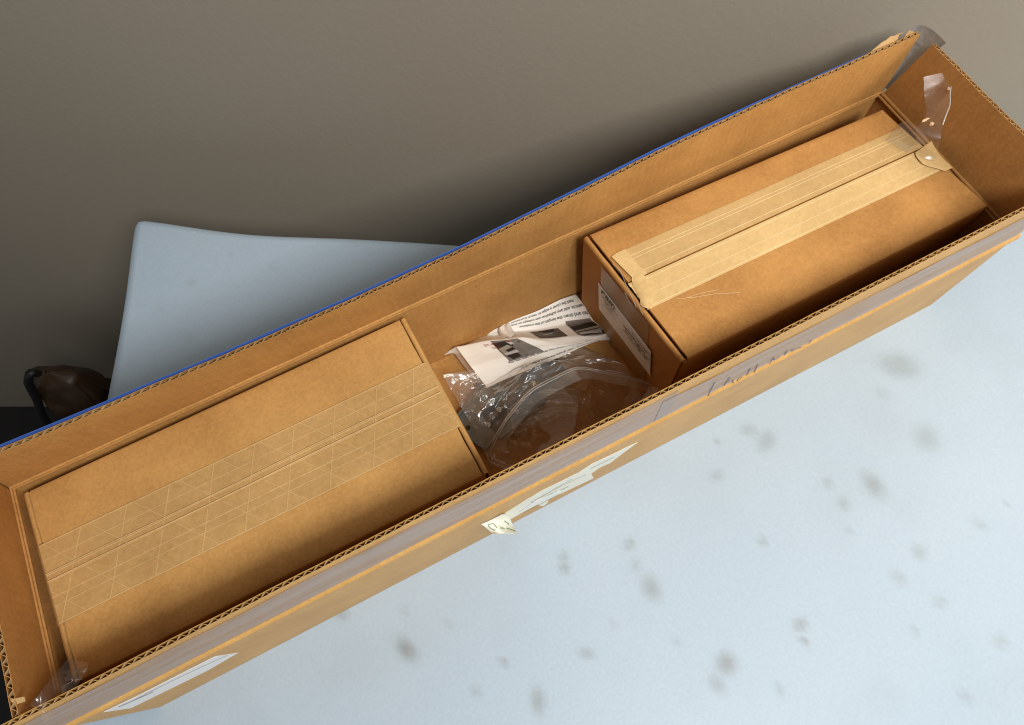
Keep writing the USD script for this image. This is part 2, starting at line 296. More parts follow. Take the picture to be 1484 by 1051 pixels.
P3 = Gm.copy(); P3[..., 2] = 0
mott = fb(P3, 45, 1); mo2 = fb(P3, 11, 2)
mott = (mott - mott.mean()) / mott.std(); mo2 = (mo2 - mo2.mean()) / mo2.std()
stain = np.clip(stain * (1 + 0.16 * mott) + 0.035 * np.clip(mo2, 0, 3) , 0, 0.9)
for _ in range(22):                                          # dark specks
    i, j = rng.integers(2, nu - 2), rng.integers(2, nv - 2); stain[i, j] = max(stain[i, j], rng.uniform(0.12, 0.35))
tbl = thing('table', 'dark framed table under the pale blue mat', 'table', (c0[0] + 0.4, c0[1] - 0.6, FLOOR))
def tquad(u0, u1, v0, v1, z0, z1):
    c = lambda u, v: c0 + u * ex + v * ey
    G = np.array([[np.r_[c(u0, v0), z1], np.r_[c(u0, v1), z1]], [np.r_[c(u1, v0), z1], np.r_[c(u1, v1), z1]]])
    return slab(G, z1 - z0, np.broadcast_to([0, 0, 1.0], G.shape))
Gt = Gm[2:-2:6, 2:-2:6].copy(); Gt[..., 2] = -0.006
part(tbl, 'tabletop', slab(Gt, 0.03, np.broadcast_to([0, 0, 1.0], Gt.shape)), M_board, smooth=False)
for (qu, qv) in ((0.08, 0.1), (LU - 0.12, 0.1), (0.08, LV - 0.14), (LU - 0.12, LV - 0.14)):
    part(tbl, 'leg', tquad(qu, qu + 0.045, qv, qv + 0.045, FLOOR, -0.0355), M_leg, smooth=False)
mt = slab(Gm, 0.004, np.broadcast_to([0, 0, 1.0], Gm.shape))
mp = usdkit.mesh(stage, '/World/table_mat', mt, M_mat, smooth=True)
nrim = len(mt.vertices) - 2 * nu * nv
stv = np.r_[stain.ravel(), stain.ravel() * 0, np.zeros(nrim)].astype(np.float32)
from pxr import Vt
UsdGeom.PrimvarsAPI(mp).CreatePrimvar('stain', Sdf.ValueTypeNames.FloatArray, 'vertex').Set(Vt.FloatArray.FromNumpy(stv))
tag(mp.GetPrim(), 'pale blue vinyl mat with grey smudges covering the table', 'table mat')

# ------------------------------------------------------------------ the long shipping box
L, W, H, LF, T = 1.003, 0.2177, 0.1616, 0.0744, 0.0051
bx = thing('shipping_box', 'long open corrugated cardboard shipping box lying across the blue mat', 'shipping box', (L / 2, W / 2, 0))
PITCH = 0.0083
def sag(x): return 0.0145 * np.interp(x, [0, .12, .25, .36, .47, .58, .68, .80, 1.0], [.55, .82, 1.05, 1.1, 1.0, .66, .28, .06, 0])     # the back flap leans in along its middle
def corrugated(p0, u, v, n, lu, lv, skew=(0, 0), seed=0, crush=0.25, bow=None):
    """p0: lower corner on the INNER face; u length, v height (free edge on top), n outwards. Returns (liners, flutes)."""
    p0, u, v, n = [np.asarray(q, float) for q in (p0, u, v, n)]
    def P(s, h, d):                                          # s,h in metres, d through the thickness
        hh = h / lv
        s2 = s + skew[0] * hh * (1 - s / lu) - skew[1] * hh * s / lu
        r = meshkit.fbm(np.stack([s * 9 + seed * 3.7, 0 * s + seed, 0 * s], -1).reshape(-1, 3)).reshape(s.shape)
        r2 = meshkit.fbm(np.stack([s * 70 + seed * 3.7, 0 * s + seed + 5, 0 * s], -1).reshape(-1, 3)).reshape(s.shape)
        top_ = np.clip((hh - 0.8) / 0.2, 0, 1)
        dd = T / 2 + (d - T / 2) * (1 - 0.8 * crush * top_ * np.clip(0.5 + r * 1.6, 0, 1))
        off = (0 if bow is None else -bow(s) * hh) + 0.0003 * r * hh
        h2 = h + top_ * (0.0016 * r2 + 0.0012 * r)
        return p0 + s2[..., None] * u + h2[..., None] * v + (dd + off)[..., None] * n
    m = int(lu / 0.004) + 1; hs = np.array([0, .3, .6, .8, .93, 1.0]) * lv
    S, Hh = np.meshgrid(np.linspace(0, lu, m), hs, indexing='ij')
    lt = 0.0005; liners = []
    for d0, d1 in ((0, lt), (T - lt, T)):
        A, B = P(S, Hh, np.full_like(S, d0)), P(S, Hh, np.full_like(S, d1))
        liners.append(slab(B, 1.0, B - A))
    m2 = int(lu / PITCH * 10) + 1
    S2, H2 = np.meshgrid(np.linspace(0.0005, lu - 0.0005, m2), hs * 0.997, indexing='ij')
    ph = 2 * np.pi * S2 / PITCH + 1.6 * meshkit.fbm(np.stack([S2 * 14 + seed, 0 * S2, 0 * S2], -1).reshape(-1, 3)).reshape(S2.shape); w = np.sin(ph); w = np.sign(w) * np.abs(w) ** 0.85
    amp = T / 2 - lt - 0.0003
    sl = np.cos(ph) * amp * 2 * np.pi / PITCH
    c = 0.00042
    A = P(S2 + c / 2 * sl / np.sqrt(1 + sl ** 2), H2, T / 2 + amp * w - c / 2 / np.sqrt(1 + sl ** 2))
    B = P(S2 - c / 2 * sl / np.sqrt(1 + sl ** 2), H2, T / 2 + amp * w + c / 2 / np.sqrt(1 + sl ** 2))
    return cat_(liners), slab(B, 1.0, B - A)
X, Yv, Z = np.eye(3)
an, af = -0.050, 0.0215
# walls (edges hidden by the folds)
fz = 0.0025
part(bx, 'wall_panel', box((0, 0, 0.0005), (L, T, H - fz)), K_out, False)
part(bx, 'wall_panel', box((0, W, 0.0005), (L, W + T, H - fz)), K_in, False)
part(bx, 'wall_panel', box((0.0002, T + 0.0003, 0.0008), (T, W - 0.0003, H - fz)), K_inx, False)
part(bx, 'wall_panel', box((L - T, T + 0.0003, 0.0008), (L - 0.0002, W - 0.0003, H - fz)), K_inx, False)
part(bx, 'bottom_panel', box((T + 0.0003, T + 0.0003, 0.0006), (L - T - 0.0003, W - 0.0003, 0.0045)), K_in, False)
# flaps standing up
def flap(p0, u, v, n, lu, lv, m, label, **kw):
    li, fl = corrugated(p0, u, v, n, lu, lv, **kw)
    f = part(bx, 'flap', li, m, 40, label); part(f, 'fluted_core', fl, K_flute, 40); return f
vn = np.array([0, -math.sin(an), math.cos(an)]); nn = np.array([0, -math.cos(an), -math.sin(an)])   # near flap
near = flap((L, T, H + 0.001), -X, vn, nn, L, LF, K_out, 'front flap strapped with clear tape', seed=1, crush=0.35)
vf = np.array([0, math.sin(af), math.cos(af)]); nf = np.array([0, math.cos(af), -math.sin(af)])
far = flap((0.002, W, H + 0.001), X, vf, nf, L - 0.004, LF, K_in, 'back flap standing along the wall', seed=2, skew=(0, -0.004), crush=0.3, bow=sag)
ar = 0.10
vr = np.array([math.sin(ar), 0, math.cos(ar)]); nr = np.array([math.cos(ar), 0, -math.sin(ar)])
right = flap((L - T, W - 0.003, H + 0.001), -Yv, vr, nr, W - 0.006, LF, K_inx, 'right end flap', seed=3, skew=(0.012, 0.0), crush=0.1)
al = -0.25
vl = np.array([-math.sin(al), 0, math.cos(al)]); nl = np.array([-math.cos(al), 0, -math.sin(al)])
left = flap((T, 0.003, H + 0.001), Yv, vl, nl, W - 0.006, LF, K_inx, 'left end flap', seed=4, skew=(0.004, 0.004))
# fold lines
def prof(pts, x0, x1, ax, n=220, jit=0.0004, seed=0):
    """extrude a profile (across, z) along x or y with a little unevenness"""
    p = smooth_line(np.c_[np.array(pts), np.zeros(len(pts))], 14)[:, :2]; s = np.linspace(x0, x1, n)
    jx = meshkit.fbm(np.stack([s * 25 + seed, 0 * s, 0 * s + seed], -1)) * jit
    G = np.zeros((n, len(p), 3))
    if ax == 'x': G[..., 0] = s[:, None]; G[..., 1] = p[None, :, 0] + jx[:, None]
    else: G[..., 1] = s[:, None]; G[..., 0] = p[None, :, 0] + jx[:, None]
    G[..., 2] = p[None, :, 1] + jx[:, None] * 0.7
    return G
G = prof([(0.0004, H - 0.010), (-0.0018, H - 0.0055), (-0.0032, H - 0.0018), (-0.0028, H + 0.0004), (-0.0006, H + 0.0034), (0.0010, H + 0.0050)], 0.001, L - 0.001, 'x', seed=3)
part(bx, 'fold', slab(G, 0.0012), K_out, True)
part(bx, 'fold', slab(prof([(W - 0.0004, H - 0.004), (W - 0.0013, H - 0.002), (W - 0.0002, H - 0.0003), (W - 0.0014, H + 0.0014), (W - 0.0003, H + 0.0034)][::-1], T, L - T, 'x', seed=5), 0.001), K_in, True)
part(bx, 'fold', slab(prof([(L - T - 0.0004, H - 0.004), (L - T - 0.0026, H - 0.002), (L - T - 0.0002, H - 0.0003), (L - T - 0.0016, H + 0.0014), (L - T - 0.0003, H + 0.0034)], T, W, 'y', seed=6), 0.001), K_inx, True)
part(bx, 'fold', slab(prof([(T + 0.0004, H - 0.004), (T + 0.0016, H - 0.002), (T + 0.0002, H - 0.0003), (T + 0.0014, H + 0.0014), (T + 0.0003, H + 0.0034)], T, W, 'y', seed=7), 0.001), K_inx, True)

# tape along the front flap: from the fold almost to the free edge, slightly uneven edge
def nearP(s, h, d): return np.array([s, 0, H + 0.001]) + h * vn + (d) * nn
def near_px(px, py, d=0.0006):
    return on(px, py, np.array([0, 0, H + 0.001]) + d * nn, nn)
def tape_on_near(s0, s1, h0, h1, d, m, seed, label=None):
    n = max(int((s1 - s0) / 0.006), 4); ss = np.linspace(s0, s1, n)
    jt = meshkit.fbm(np.stack([ss * 6 + seed, 0 * ss, 0 * ss], -1)) * 0.004
    G = np.array([[nearP(s, h0 + (h1 + j - h0) * f, d + 0.00035 * math.sin(s * 60 + f * 3) * (f - 0.2)) for f in (0, .15, .35, .55, .75, 0.9, 1)] for s, j in zip(ss, jt)])
    return part(bx, 'packing_tape', sheet(G), m, True, label)
tape_on_near(0.004, 0.575, 0.0055, 0.066, 0.0007, M_strip, 1, 'scuffed clear tape along the left of the front flap')
tape_on_near(0.560, L - 0.006, 0.0055, 0.055, 0.0011, M_strip, 2, 'scuffed clear tape along the right of the front flap')
# handwriting on the taped flap
def pen(pts):
    pts = np.array([near_px(1010 + x / 7.81, 480 + y / 7.81, 0.0016) for x, y in pts])
    return ribbon(smooth_line(pts, 10), 0.0011, nn, 0.0001)
strokes = [[(205, 580), (165, 660), (120, 765)], [(375, 530), (345, 570), (308, 625)], [(340, 545), (388, 520)], [(332, 582), (372, 570)], [(412, 560), (412, 580), (435, 582), (470, 555), (512, 518)], [(510, 518), (500, 535)],
           [(607, 422), (590, 460), (570, 502)], [(694, 380), (675, 420), (653, 467)], [(822, 372), (850, 335), (878, 302)], [(878, 302), (905, 318), (942, 294)], [(1012, 238), (992, 278)], [(1000, 262), (1030, 225)],
           [(1110, 205), (1080, 212), (1085, 228), (1120, 210), (1185, 185)], [(1300, 105), (1275, 140)]]
part(bx, 'handwriting', cat_([pen(s) for s in strokes]), M_pen, False)
# torn shipping labels on the front wall just under the fold
def wallP(px, py, d=0.0): return on(px, py, (0, -d, 0), (0, 1.0, 0))
def patch(pxs, d, m, name, label=None, t=0.0003, par=bx):
    poly = np.array([wallP(x, y, d) for x, y in pxs]); pg = Polygon(poly[:, [0, 2]])
    if not pg.is_valid: pg = pg.buffer(0)
    e = trimesh.creation.extrude_polygon(pg, t, engine='earcut'); vv = e.vertices.copy()
    e.vertices = np.c_[vv[:, 0], -d - vv[:, 2], vv[:, 1]]
    return part(par, name, e, m, False, label)
lb = patch([(152, 1031), (340, 947), (318, 951), (190, 1010)][::-1] if False else [(150, 1032), (196, 1010), (312, 951), (345, 946), (300, 972), (190, 1026)], 0.0001, M_label, 'shipping_label', 'long white shipping label strip on the front wall')
def wl(pts, w, m, d, name='print_line'):
    P = np.array([wallP(x, y, d) for x, y in pts]); return ribbon(smooth_line(P, 8), w, (0, -1.0, 0), 0.0001)
part(lb, 'print_line', cat_([wl([(196, 1014), (250, 987), (330, 950)], 0.0008, None, 0.0009), wl([(172, 1025), (200, 1013), (222, 1003)], 0.0016, None, 0.00092)]), M_inkgrey, False)
lb2 = patch([(731, 744), (758, 727), (785, 711), (812, 698), (836, 686), (856, 673), (890, 657), (908, 648), (924, 641), (905, 655), (884, 671), (870, 677), (857, 686), (858, 689), (860, 693), (826, 709), (795, 724), (793, 729), (788, 733), (782, 733), (779, 731), (756, 743), (735, 755)], 0.0001, M_torn, 'shipping_label', 'torn yellowed white label on the front wall')
lb3 = patch([(744, 745), (779, 729), (812, 712), (800, 715), (768, 730)], 0.0005, M_label, 'label_layer', 'whiter layer of the torn label', par=lb2)
part(lb2, 'print_line', cat_([wl([(752, 742), (800, 712), (850, 688)], 0.0007, None, 0.0009), wl([(760, 744), (800, 722), (812, 716)], 0.0011, None, 0.00091), wl([(770, 728), (830, 694)], 0.0006, None, 0.00092), wl([(855, 680), (890, 663)], 0.0009, None, 0.0009)]), M_inkgrey, False)
part(lb2, 'green_line', cat_([wl([(785, 722), (808, 712)], 0.0009, None, 0.00094), wl([(813, 711), (824, 705)], 0.0015, None, 0.00095)]), M_green, False)
# the curled torn end that sticks out from the wall
cp = [[(697, 760, .001), (713, 753, .001), (727, 746, .0015), (738, 750, .001)],
      [(703, 764, .004), (718, 760, .006), (730, 756, .005), (741, 756, .003)],
      [(711, 771, .010), (722, 768, .012), (733, 766, .011), (744, 763, .007)],
      [(720, 774, .016), (730, 773, .017), (742, 773, .020), (750, 773, .023)]]
G = interp_rows([[wallP(x, y, d) for x, y, d in r] for r in cp], 16, 14)
cl = part(bx, 'torn_label_end', slab(G, 0.00025), M_torn, True)
Nn = gnormals(G); sgn = 1 if np.dot(Nn[7, 7], CAM - G[7, 7]) > 0 else -1
def scrib(uvs, w):
    pts = []
    for a_, b_ in uvs:
        i, j = min(int(a_ * 13), 12), min(int(b_ * 15), 14); fa, fb_ = a_ * 13 - i, b_ * 15 - j
        p = G[i, j] * (1 - fa) * (1 - fb_) + G[i + 1, j] * fa * (1 - fb_) + G[i, j + 1] * (1 - fa) * fb_ + G[i + 1, j + 1] * fa * fb_
        pts.append(p + Nn[i, j] * sgn * 0.0005)
    return tube(smooth_line(pts, 16), w, 5)
part(cl, 'green_scribble', cat_([scrib([(.25, .12), (.6, .2), (.62, .45), (.7, .7), (.92, .95)], .00045), scrib([(.2, .14), (.28, .3), (.55, .32)], .0004), scrib([(.62, .18), (.5, .42)], .0004), scrib([(.3, .7), (.5, .85)], .0004)]), M_green, True)
# blue tape on the outside of the back flap, peeking above its edge
ss = np.linspace(0.0, 0.94, 240); hi = LF - 0.0022 + 0.0066 * np.interp(ss, [0, .5, .74, .94], [1, 1, .75, .35]) * np.clip(0.30 + 4.0 * meshkit.fbm(np.stack([ss * 5.0, 0 * ss + 3.3, 0 * ss], -1)), 0.02, 1)
G = np.array([[np.array([0.002 + s, W, H + 0.001]) + h * vf + (T + 0.0003 + k * 0.0006 - sag(s) * h / LF) * nf for k, h in zip((0, 0, .3, 1), (0.012, 0.04, LF - 0.002, hh))] for s, hh in zip(ss, hi)])
part(bx, 'blue_tape', slab(G, 0.0003), M_blue, True)
# torn liner at the right end of the back flap
ft = np.array([L - 0.004, W, H + 0.001]) + LF * vf
G = np.array([[ft + X * s + nf * (T + 0.0005 + 0.004 * b * (1 - abs(s + 0.028) / 0.03)) + vf * (-0.006 + 0.0105 * b * q) for b in (0, .5, 1)] for s, q in zip(np.linspace(-0.055, 0.004, 12), (0.3, .6, .8, 1, .9, 1.1, 1.0, 1.15, 1.0, 1.1, .9, .5))])
part(bx, 'torn_liner', slab(G, 0.0005), K_edge, True)
# grey tape still bridging the gap between the back flap and the right end flap
fe = np.array([L + 0.0, W, H + 0.001]); rp = np.array([L - T, W - 0.003, H + 0.001])
def rP(s, h, d=0.0): return rp - Yv * (s + 0.012 * h / LF) + vr * h + nr * (T + d)
cols = np.linspace(0, 1, 40); rows = np.linspace(0.004, 0.0805, 40)
G = np.zeros((len(rows), 40, 3))
for i, h in enumerate(rows):
    p = fe + vf * h + nf * (T + 0.001) - X * 0.022; q = rP(0.006 + 0.004 * (h > .06), h, 0.001); c = fe + vf * h + nf * (T + 0.002) + X * (0.006 + 0.1 * h) + Yv * 0.004
    for j, s in enumerate(cols): G[i, j] = (1 - s) ** 2 * p + 2 * s * (1 - s) * c + s * s * q
G += (crumple(G[..., [0, 2, 1]], 40, 3, 5, (1, .3)) * 0.002)[..., None] * np.array([0.3, 0.8, 0.3])
part(bx, 'packing_tape', sheet(G), M_gtape, True, 'grey sticky tape bridging the gap at the back right corner')
# crumpled clear tape at the front left corner
cp = [[(8, 1048, .236), (60, 1000, .239), (100, 952, .222)], [(22, 1056, .236), (75, 1004, .232), (112, 958, .214)], [(45, 1056, .236), (92, 1008, .228), (127, 966, .216)], [(66, 1050, .237), (104, 1004, .226), (114, 990, .222)]]
G = interp_rows([[at(*c) for c in r] for r in cp], 60, 44); G += (crumple(G, 42, 5, 6) * 0.0040)[..., None] * np.array([.3, -.4, .8])
part(bx, 'packing_tape', sheet(G), M_wtape, True, 'loose crumpled clear tape at the front left corner')
part(bx, 'torn_liner', slab(interp_rows([[at(14, 1014, .236), at(34, 1010, .237)], [at(20, 1022, .234), at(36, 1017, .236)]], 6, 4), 0.0007), K_edge, True)
# hanging clear tape on the right end flap
cp = [[(1338, 112, .222), (1362, 106, .226), (1384, 102, .228)], [(1339, 140, .212), (1358, 140, .214), (1374, 145, .216)], [(1341, 165, .205), (1354, 170, .206), (1368, 178, .207)], [(1330, 190, .196), (1348, 200, .196), (1365, 204, .197)], [(1328, 215, .181), (1344, 222, .180), (1358, 222, .180)], [(1329, 226, .1745), (1340, 234, .1742), (1350, 238, .1742)]]
G = interp_rows([[at(*c) for c in r] for r in cp], 40, 70); G += (crumple(G[..., [1, 2, 0]], 30, 8, 5) * 0.0012)[..., None] * np.array([.5, -.3, .5])
hang = part(bx, 'packing_tape', sheet(G), M_wtape, True, 'clear tape strip hanging from the right end flap')
part(hang, 'folded_edge', tube(np.array([G[i, -1] for i in range(0, 30)]) + [-.0004, 0, .0004], 0.0007, 6), M_ziplock, True)
for (x, y, z, s) in ((1338, 175, .2035, (.0085, .0022, .0016)), (1347, 181, .2025, (.004, .003, .003)), (1372, 130, .2205, (.003, .0025, .002))):
    c = trimesh.creation.icosphere(1, 1.0); c.vertices = c.vertices * np.array(s) / 1.6 * (1 + 0.3 * rng.standard_normal((len(c.vertices), 1)) * .6); c.apply_translation(at(x, y, z) + [0, -.001, .0022])
    part(hang, 'crumb', c, M_crumb, False)

# ------------------------------------------------------------------ the two cartons
def bil(q, zt, lean=0.0):
    q = np.array(q, float)                                    # far-left, far-right, near-right, near-left
    def f(P):
        P = np.asarray(P, float); s, t_ = P[..., 0:1], P[..., 1:2]  # unit square, t_=0 near, 1 far
        xy = (1 - s) * ((1 - t_) * q[3] + t_ * q[0]) + s * ((1 - t_) * q[2] + t_ * q[1])
        z = P[..., 2:3]; xy = xy + np.concatenate([lean * (1 - z / zt) * (1 - s), 0 * z], -1)
        return np.concatenate([xy, z], -1)
    return f
def mapped(m, f): m = arr(m).copy(); m.vertices = f(m.vertices); return m
def carton(label, q, zt, seam, slit, lean, m, sd, z0=0.0055):
    q = np.array(q, float); lx, ly = np.linalg.norm(q[1] - q[0]), np.linalg.norm(q[0] - q[3]); f = bil(q, zt, lean)
    t = thing('carton', label, 'cardboard carton', (*q.mean(0), z0))
    ex_, ey_ = 1 / lx, 1 / ly
    ct = 0.0035
    # side panels and ends up to just under the flaps
    part(t, 'side_panel', mapped(box((ct * ex_, 0.0003 * ey_, z0), (1 - ct * ex_, ct * ey_, zt - 0.0075)), f), m, False)
    part(t, 'side_panel', mapped(box((ct * ex_, 1 - ct * ey_, z0), (1 - ct * ex_, 1 - 0.0003 * ey_, zt - 0.0075)), f), m, False)
    part(t, 'bottom_panel', mapped(box((ct * ex_ * 1.1, ct * ey_ * 1.1, z0 + .0005), (1 - ct * ex_ * 1.1, 1 - ct * ey_ * 1.1, z0 + ct)), f), m, False)
    for e in (0, 1):                                          # end panels with a rounded top fold
        pr = [(0, z0), (0, zt - .03), (0, zt - 0.0042), (0.0012, zt - 0.0016), (0.0036, zt - 0.0012), (0.0052, zt - 0.0016), (0.0056, zt - 0.004), (0.0056, zt - 0.012)]
        n = 60; ys = np.linspace(0.0012 * ey_, 1 - 0.0012 * ey_, n); p = smooth_line(np.c_[np.array(pr), np.zeros(len(pr))], 46)[:, :2]
        GG = np.zeros((len(p), n, 3)); j = meshkit.fbm(np.stack([ys * 6 + sd + e, 0 * ys, 0 * ys], -1)) * 0.0007
        xx = p[:, 0] * ex_; GG[..., 0] = (xx if e == 0 else 1 - xx)[:, None] + (j * ex_)[None] * (p[:, 1] > zt - .02)[:, None]
        GG[..., 1] = ys; GG[..., 2] = p[:, 1][:, None] + j[None] * 0.6 * (p[:, 1] > zt - .02)[:, None]
        if e: GG = GG[:, ::-1]
        part(t, 'end_panel', slab(f(GG), 0.0004), m, True)
    # top flaps: fold round the long edge, end at the seam
    for side in (0, 1):
        n = 120; xs = np.linspace(0.0068 * ex_, 1 - 0.0068 * ex_, n); w = seam - slit / 2 if side == 0 else ly - seam - slit / 2
        pr = [(0.0002, -0.0072), (0.0003, -0.0035), (0.0014, -0.0010), (0.0042, 0)] + [(w * k, 0) for k in (.12, .25, .4, .55, .7, .85, .95)] + [(w, 0)]
        p = np.array(pr); GG = np.zeros((n, len(p), 3))
        yy = p[:, 0] * ey_; GG[..., 1] = (yy if side == 0 else 1 - yy)[None]
        GG[..., 0] = xs[:, None]; z = zt + p[:, 1][None] + 0 * xs[:, None]
        P3 = np.stack([xs[:, None] * 4 + 0 * z, GG[..., 1] * 2, 0 * z + sd + side], -1)
        z = z + fb(P3, 1.0, sd) * 0.0008 * (p[:, 0] > .004)[None] + np.where(p[:, 0] / w > .5, (p[:, 0] / w - .5) * 2, 0)[None] * slit * 0.2
        GG[..., 2] = z
        jag = meshkit.fbm(np.stack([np.arange(len(p)) * 2.3, np.zeros(len(p)) + sd, np.zeros(len(p))], -1)) * 0.0016 * ex_
        GG[0, :, 0] += jag; GG[-1, :, 0] += jag
        gg = f(GG)
        if side: gg = gg[:, ::-1]
        s = slab(gg, ct, None if True else None)
        part(t, 'top_flap', s, m, 35)
    return t, f, lx, ly
def tape_patch(t, f, x0, x1, y0, y1, lx, ly, zt, m, name='paper_tape', sd=0, t0=0.00035, label=None, dz=None, jag=0.0):
    n, k = 130, 13; S, Q = np.meshgrid(np.linspace(x0, x1, n) / lx, np.linspace(y0, y1, k) / ly, indexing='ij')
    P3 = np.stack([S * 4, Q * 2, 0 * S], -1)
    z = zt + 0.0018 + fb(np.stack([S * 30, Q * 9, 0 * S + sd], -1), 1.0, sd) * 0.0004
    if dz is not None: z = z + dz(S * lx, Q * ly)
    S = S + (np.linspace(0, 1, n)[:, None] < .001) * (jag * meshkit.fbm(np.stack([Q[0] * 40, 0 * Q[0] + sd, 0 * Q[0]], -1)))[None] / lx
    return part(t, name, slab(f(np.stack([S, Q, z], -1)), t0), m, True, label)
def strands(t, f, x0, x1, y0, y1, lx, ly, z, m, offs, period, sd, diag=True, par=None):
    ms = []; r_ = np.random.default_rng(sd)
    def line(a, b, w):
        k = max(int(abs(b[0] - a[0]) / 0.006), 5); P = np.linspace(a, b, k)
        zz = z + fb(np.stack([P[:, 0] / lx * 30, P[:, 1] / ly * 9, 0 * P[:, 0] + sd], -1), 1.0, sd) * 0.0004
        pts = f(np.c_[P[:, 0] / lx, P[:, 1] / ly, zz]); return ribbon(pts, w, (0, 0, 1.0), 0.0005)
    for o in offs:
        y = y0 + (y1 - y0) * o; ms.append(line((x0, y), (x1, y), 0.0007 if r_.random() < .6 else 0.0010))
    if diag:
        wd_ = y1 - y0
        for dx, ph in ((0.036, 0.0), (-0.058, 0.6)):
            x = x0 - abs(dx) + period * ph
            while x < x1 + abs(dx):
                a, b = [x if dx > 0 else x + abs(dx), y0], [x + dx if dx > 0 else x, y1]
                A, B = np.array(a), np.array(b)
                # clip to the tape length
                tt = [(x0 - A[0]) / (B[0] - A[0]), (x1 - A[0]) / (B[0] - A[0])]; t0, t1 = max(0, min(tt)), min(1, max(tt))
                if t1 - t0 > .05: ms.append(line(A + (B - A) * t0, A + (B - A) * t1, 0.0006))
                x += period * r_.uniform(.92, 1.08)
    return part(par or t, 'reinforcing_strands', cat_(ms), m, False)

# left carton, closed and taped with reinforced paper tape
Z1 = 0.1616 - 0.0012
c1, f1, lx1, ly1 = carton('flat topped kraft carton filling the left of the long box, tape unbroken', [(0.0110, 0.2092), (0.3978, 0.2112), (0.4034, 0.0285), (0.0165, 0.0270)], Z1, 0.092, 0.0004, 0.0, K_c1, 11)
ridge = lambda x, y: 0.0016 * np.exp(-((y - 0.0915) / 0.0018) ** 2) + 0.0010 * np.exp(-((y - 0.0985) / 0.0012) ** 2)
tp = tape_patch(c1, f1, 0.004, lx1 - 0.004, 0.0520, 0.1265, lx1, ly1, Z1 - 0.0008, T_dull, sd=4, dz=ridge)
strands(c1, f1, 0.004, lx1 - 0.004, 0.0525, 0.1258, lx1, ly1, Z1 + 0.0013, T_dstrand, (0.005, .22, .33, .52, .61, .80, .995), 0.040, 4, par=tp)
for yy_, rr_ in ((0.0915, .0007), (0.0985, .0005)):
    part(tp, 'seam_ridge', tube([f1(np.array([x / lx1, (yy_ + .0004 * math.sin(x * 30)) / ly1, Z1 + .0019])) for x in np.linspace(.004, lx1 - .004, 80)], rr_, 6), T_dstrand, True)
# tape folded down over both ends
for e in (0, 1):
    ys = np.linspace(0.0520, 0.1265, 12); pr = [(0.004, Z1 + .0004), (0.0010, Z1 - .0010), (-0.0003, Z1 - .004), (-0.0005, Z1 - .03), (-.0005, Z1 - .055)]
    GG = np.array([[[(x if e == 0 else lx1 - x) / lx1, y / ly1, z] for y in ys] for x, z in pr]); GG = GG if e else GG[:, ::-1]
    part(tp, 'tape_end', slab(f1(GG), 0.0003), T_dull, True)

# right carton, its tape slit open
Z2 = 0.1716
c2, f2, lx2, ly2 = carton('darker kraft carton at the right of the long box, tape slit open along the seam', [(0.5985, 0.2035), (0.9765, 0.1935), (0.9925, 0.0392), (0.6142, 0.0375)], Z2, 0.0975, 0.0016, 0.013, K_c2, 23)
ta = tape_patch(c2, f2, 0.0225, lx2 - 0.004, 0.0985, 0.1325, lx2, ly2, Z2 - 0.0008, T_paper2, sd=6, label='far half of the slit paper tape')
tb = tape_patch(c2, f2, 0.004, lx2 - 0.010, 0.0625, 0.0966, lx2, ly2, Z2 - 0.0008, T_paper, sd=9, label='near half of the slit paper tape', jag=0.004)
strands(c2, f2, 0.024, lx2 - 0.005, 0.0995, 0.1320, lx2, ly2, Z2 + 0.0011, T_strand, (.12, .62, .74), 0.12, 6, diag=False, par=ta)
strands(c2, f2, 0.006, lx2 - 0.011, 0.0630, 0.0955, lx2, ly2, Z2 + 0.0011, T_strand, (.05, .42, .93), 0.14, 9, diag=False, par=tb)
def zpatch(cp, m, par, name, t=0.0004, nu_=14, nv_=10, wob=0.0, sd=0, label=None):
    G = interp_rows([[at(*c) for c in r] for r in cp], nu_, nv_)
    if wob: G = G + (fb(G, 90, sd) * wob)[..., None] * np.array([.2, .2, 1.0])
    if gnormals(G)[nv_ // 2, nu_ // 2, 2] < 0: G = G[:, ::-1]
    return part(par, name, slab(G, t), m, True, label)
zt = Z2 + 0.0018
zpatch([[(886, 372, zt + .0005), (897, 365, zt), (906, 361, zt)], [(904, 390, zt + .0012), (912, 385, zt + .0005), (922, 380, zt)], [(920, 406, zt + .001), (930, 401, zt + .0006), (938, 396, zt)]], T_paper, ta, 'folded_tape_tab', 0.0008, label='tape end folded back on itself')
zpatch([[(915, 405, zt), (922, 399, zt), (932, 398, zt)], [(918, 417, zt - .001), (928, 413, zt + .0006), (940, 412, zt)], [(927, 436, zt - .001), (935, 432, zt + .0008), (948, 428, zt)], [(926, 442, zt - .004), (934, 447, zt - .001), (944, 448, zt)], ], T_paper, tb, 'curled_tape_end', 0.0004, wob=.002, sd=3)
zpatch([[(1326, 222, zt + .0006), (1340, 212, zt + .001), (1350, 205, zt + .0008)], [(1334, 236, zt + .0006), (1350, 232, zt + .0016), (1362, 226, zt + .001)], [(1362, 246, zt + .0008), (1371, 248, zt + .0014), (1380, 244, zt + .001)]], T_paper, tb, 'torn_tape_end', 0.0004, wob=.0012, sd=5)
zpatch([[(1284, 204, zt), (1304, 180, zt + .001), (1312, 176, zt + .002)], [(1300, 214, zt + .0005), (1322, 196, zt + .002), (1336, 190, zt + .002)], [(1316, 222, zt), (1330, 212, zt + .002), (1345, 206, zt + .001)]], M_ctape, ta, 'clear_tape', 0.0002, wob=.0012, sd=7)
